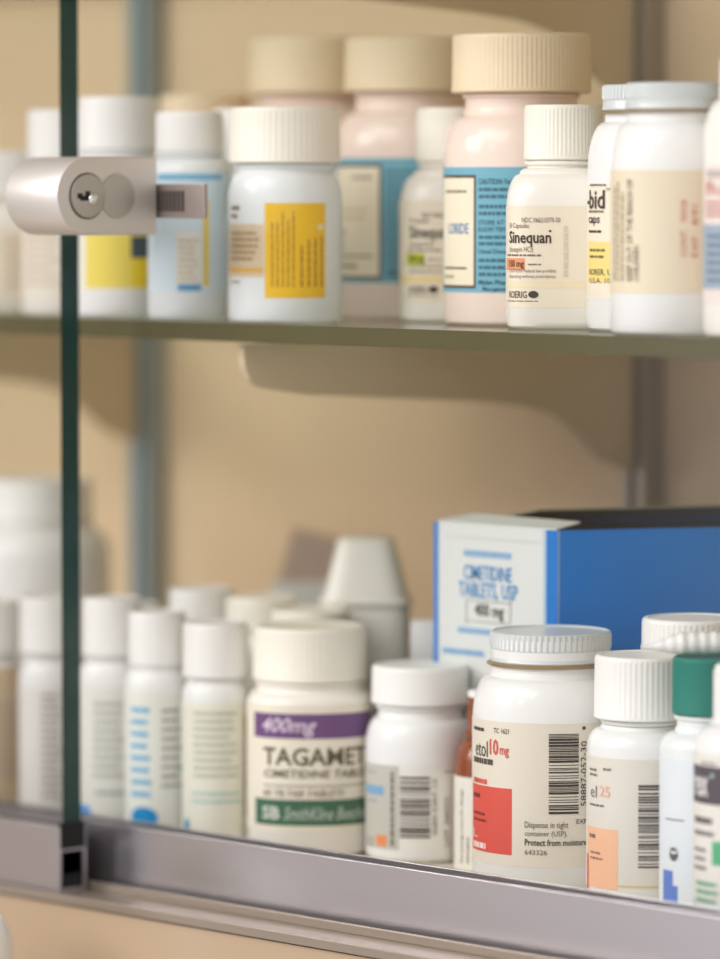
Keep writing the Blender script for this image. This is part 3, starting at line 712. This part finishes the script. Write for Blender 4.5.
# white rounded object on a low counter in front
ct = boxes('counter', [(XL - 200, XR + 200, -420, 420, ZBOT - 30, ZBOT - 0.1)], mat('counter_laminate', (214, 200, 180), 0.5), None, 1); tag(ct, 'beige counter top the cabinet stands on', 'counter')
wx, wy = at(-38, -75, -300)
zt_ = zat(897, wx, wy)
wb = empty('plastic_container', (wx, wy, ZBOT), 0, 'white round-topped container cut off at the lower left corner in front', 'container')
hh = zt_ - ZBOT
prf = [(15, 0), (17, 1), (17.5, 3), (17.5, hh - 18)] + [(17.5 * cos(a * pi / 2 / 10), hh - 18 + 18 * sin(a * pi / 2 / 10)) for a in range(1, 10)] + [(1.2, hh)]
rings('body', prf, WHITE, wb, 64)
rings('foot_ring', [(18, 0.1), (18.4, 1.0), (18.4, 3.0), (17.6, 4.0)], WHITE, wb, 64)
# ================================================================== CAMERA, LIGHT
cam = bpy.data.cameras.new('camera'); co = bpy.data.objects.new('camera', cam); COL.objects.link(co)
co.location = Vector((CX, CY, CZ)) * MM
co.rotation_euler = (pi / 2 - P, 0, PHI)
cam.sensor_fit = 'HORIZONTAL'; cam.sensor_width = 36; cam.lens = 36 * F / 720
cam.clip_start = 0.05; cam.clip_end = 50
cam.dof.use_dof = True; cam.dof.focus_distance = 1.48; cam.dof.aperture_fstop = 6.4
SC.camera = co
w = bpy.data.worlds.new('room_light'); SC.world = w; w.use_nodes = True; nt = w.node_tree; nt.nodes.clear()
o = nt.nodes.new('ShaderNodeOutputWorld'); bg = nt.nodes.new('ShaderNodeBackground')
tc = nt.nodes.new('ShaderNodeTexCoord'); sp = nt.nodes.new('ShaderNodeSeparateXYZ'); nt.links.new(tc.outputs['Generated'], sp.inputs[0])
# azimuth from -Y towards -X
at2 = nt.nodes.new('ShaderNodeMath'); at2.operation = 'ARCTAN2'
ng = nt.nodes.new('ShaderNodeMath'); ng.operation = 'MULTIPLY'; ng.inputs[1].default_value = -1
ng2 = nt.nodes.new('ShaderNodeMath'); ng2.operation = 'MULTIPLY'; ng2.inputs[1].default_value = -1
nt.links.new(sp.outputs['X'], ng.inputs[0]); nt.links.new(sp.outputs['Y'], ng2.inputs[0])
nt.links.new(ng.outputs[0], at2.inputs[0]); nt.links.new(ng2.outputs[0], at2.inputs[1])
mr = nt.nodes.new('ShaderNodeMapRange'); mr.inputs[1].default_value = -pi; mr.inputs[2].default_value = pi
nt.links.new(at2.outputs[0], mr.inputs[0])
cr = nt.nodes.new('ShaderNodeValToRGB'); nt.links.new(mr.outputs[0], cr.inputs[0])
def az(d): return (radians(d) + pi) / (2 * pi)
st = [(-180, (.30, .27, .23)), (-110, (.9, .86, .82)), (-40, (1.1, 1.06, 1.03)), (-15, (.9, .9, .9)), (20, (1.0, 1.0, 1.06)), (41.5, (1.15, 1.14, 1.22)), (45, (.36, .26, .17)), (75, (.40, .30, .20)), (120, (.5, .42, .32)), (180, (.3, .27, .23))]
e = cr.color_ramp.elements
e[0].position = az(st[0][0]); e[0].color = (*st[0][1], 1); e[1].position = 1.0; e[1].color = (*st[-1][1], 1)
for a, c in st[1:-1]:
    q = e.new(az(a)); q.color = (*c, 1)
nt.links.new(cr.outputs[0], bg.inputs['Color']); bg.inputs['Strength'].default_value = 0.92
nt.links.new(bg.outputs[0], o.inputs['Surface'])
def area(name, loc, target, sx, sy, power, col):
    l = bpy.data.lights.new(name, 'AREA'); l.shape = 'RECTANGLE'; l.size = sx; l.size_y = sy; l.energy = power; l.color = col
    ob = bpy.data.objects.new(name, l); COL.objects.link(ob); ob.location = loc
    d = Vector(target) - Vector(loc); ob.rotation_euler = d.to_track_quat('-Z', 'Y').to_euler(); return ob
area('ceiling_lamp', (-0.25, -1.7, 1.25), (0, 0, -0.05), 1.8, 0.8, 26, (1.0, 0.98, 0.95))
area('window_light', (-1.5, -2.1, 0.85), (-0.1, 0.05, -0.1), 1.3, 0.7, 27, (1.0, 0.98, 0.96))
area('highlight_lamp', (-0.12, -2.0, 0.62), (0, 0.05, -0.1), 0.06, 0.06, 2.0, (1.0, 0.96, 0.9))  # small unseen source added for crisp highlights on the bottle shoulders
SC.view_settings.view_transform = 'Standard'; SC.view_settings.look = 'None'
SC.view_settings.exposure = 0.0; SC.view_settings.gamma = 1.0; SC.view_settings.use_curve_mapping = False
try:
    SC.cycles.use_denoising = True; SC.cycles.max_bounces = 10; SC.cycles.transparent_max_bounces = 24; SC.cycles.sample_clamp_indirect = 4.0
    SC.cycles.caustics_reflective = False; SC.cycles.caustics_refractive = False
except Exception: pass
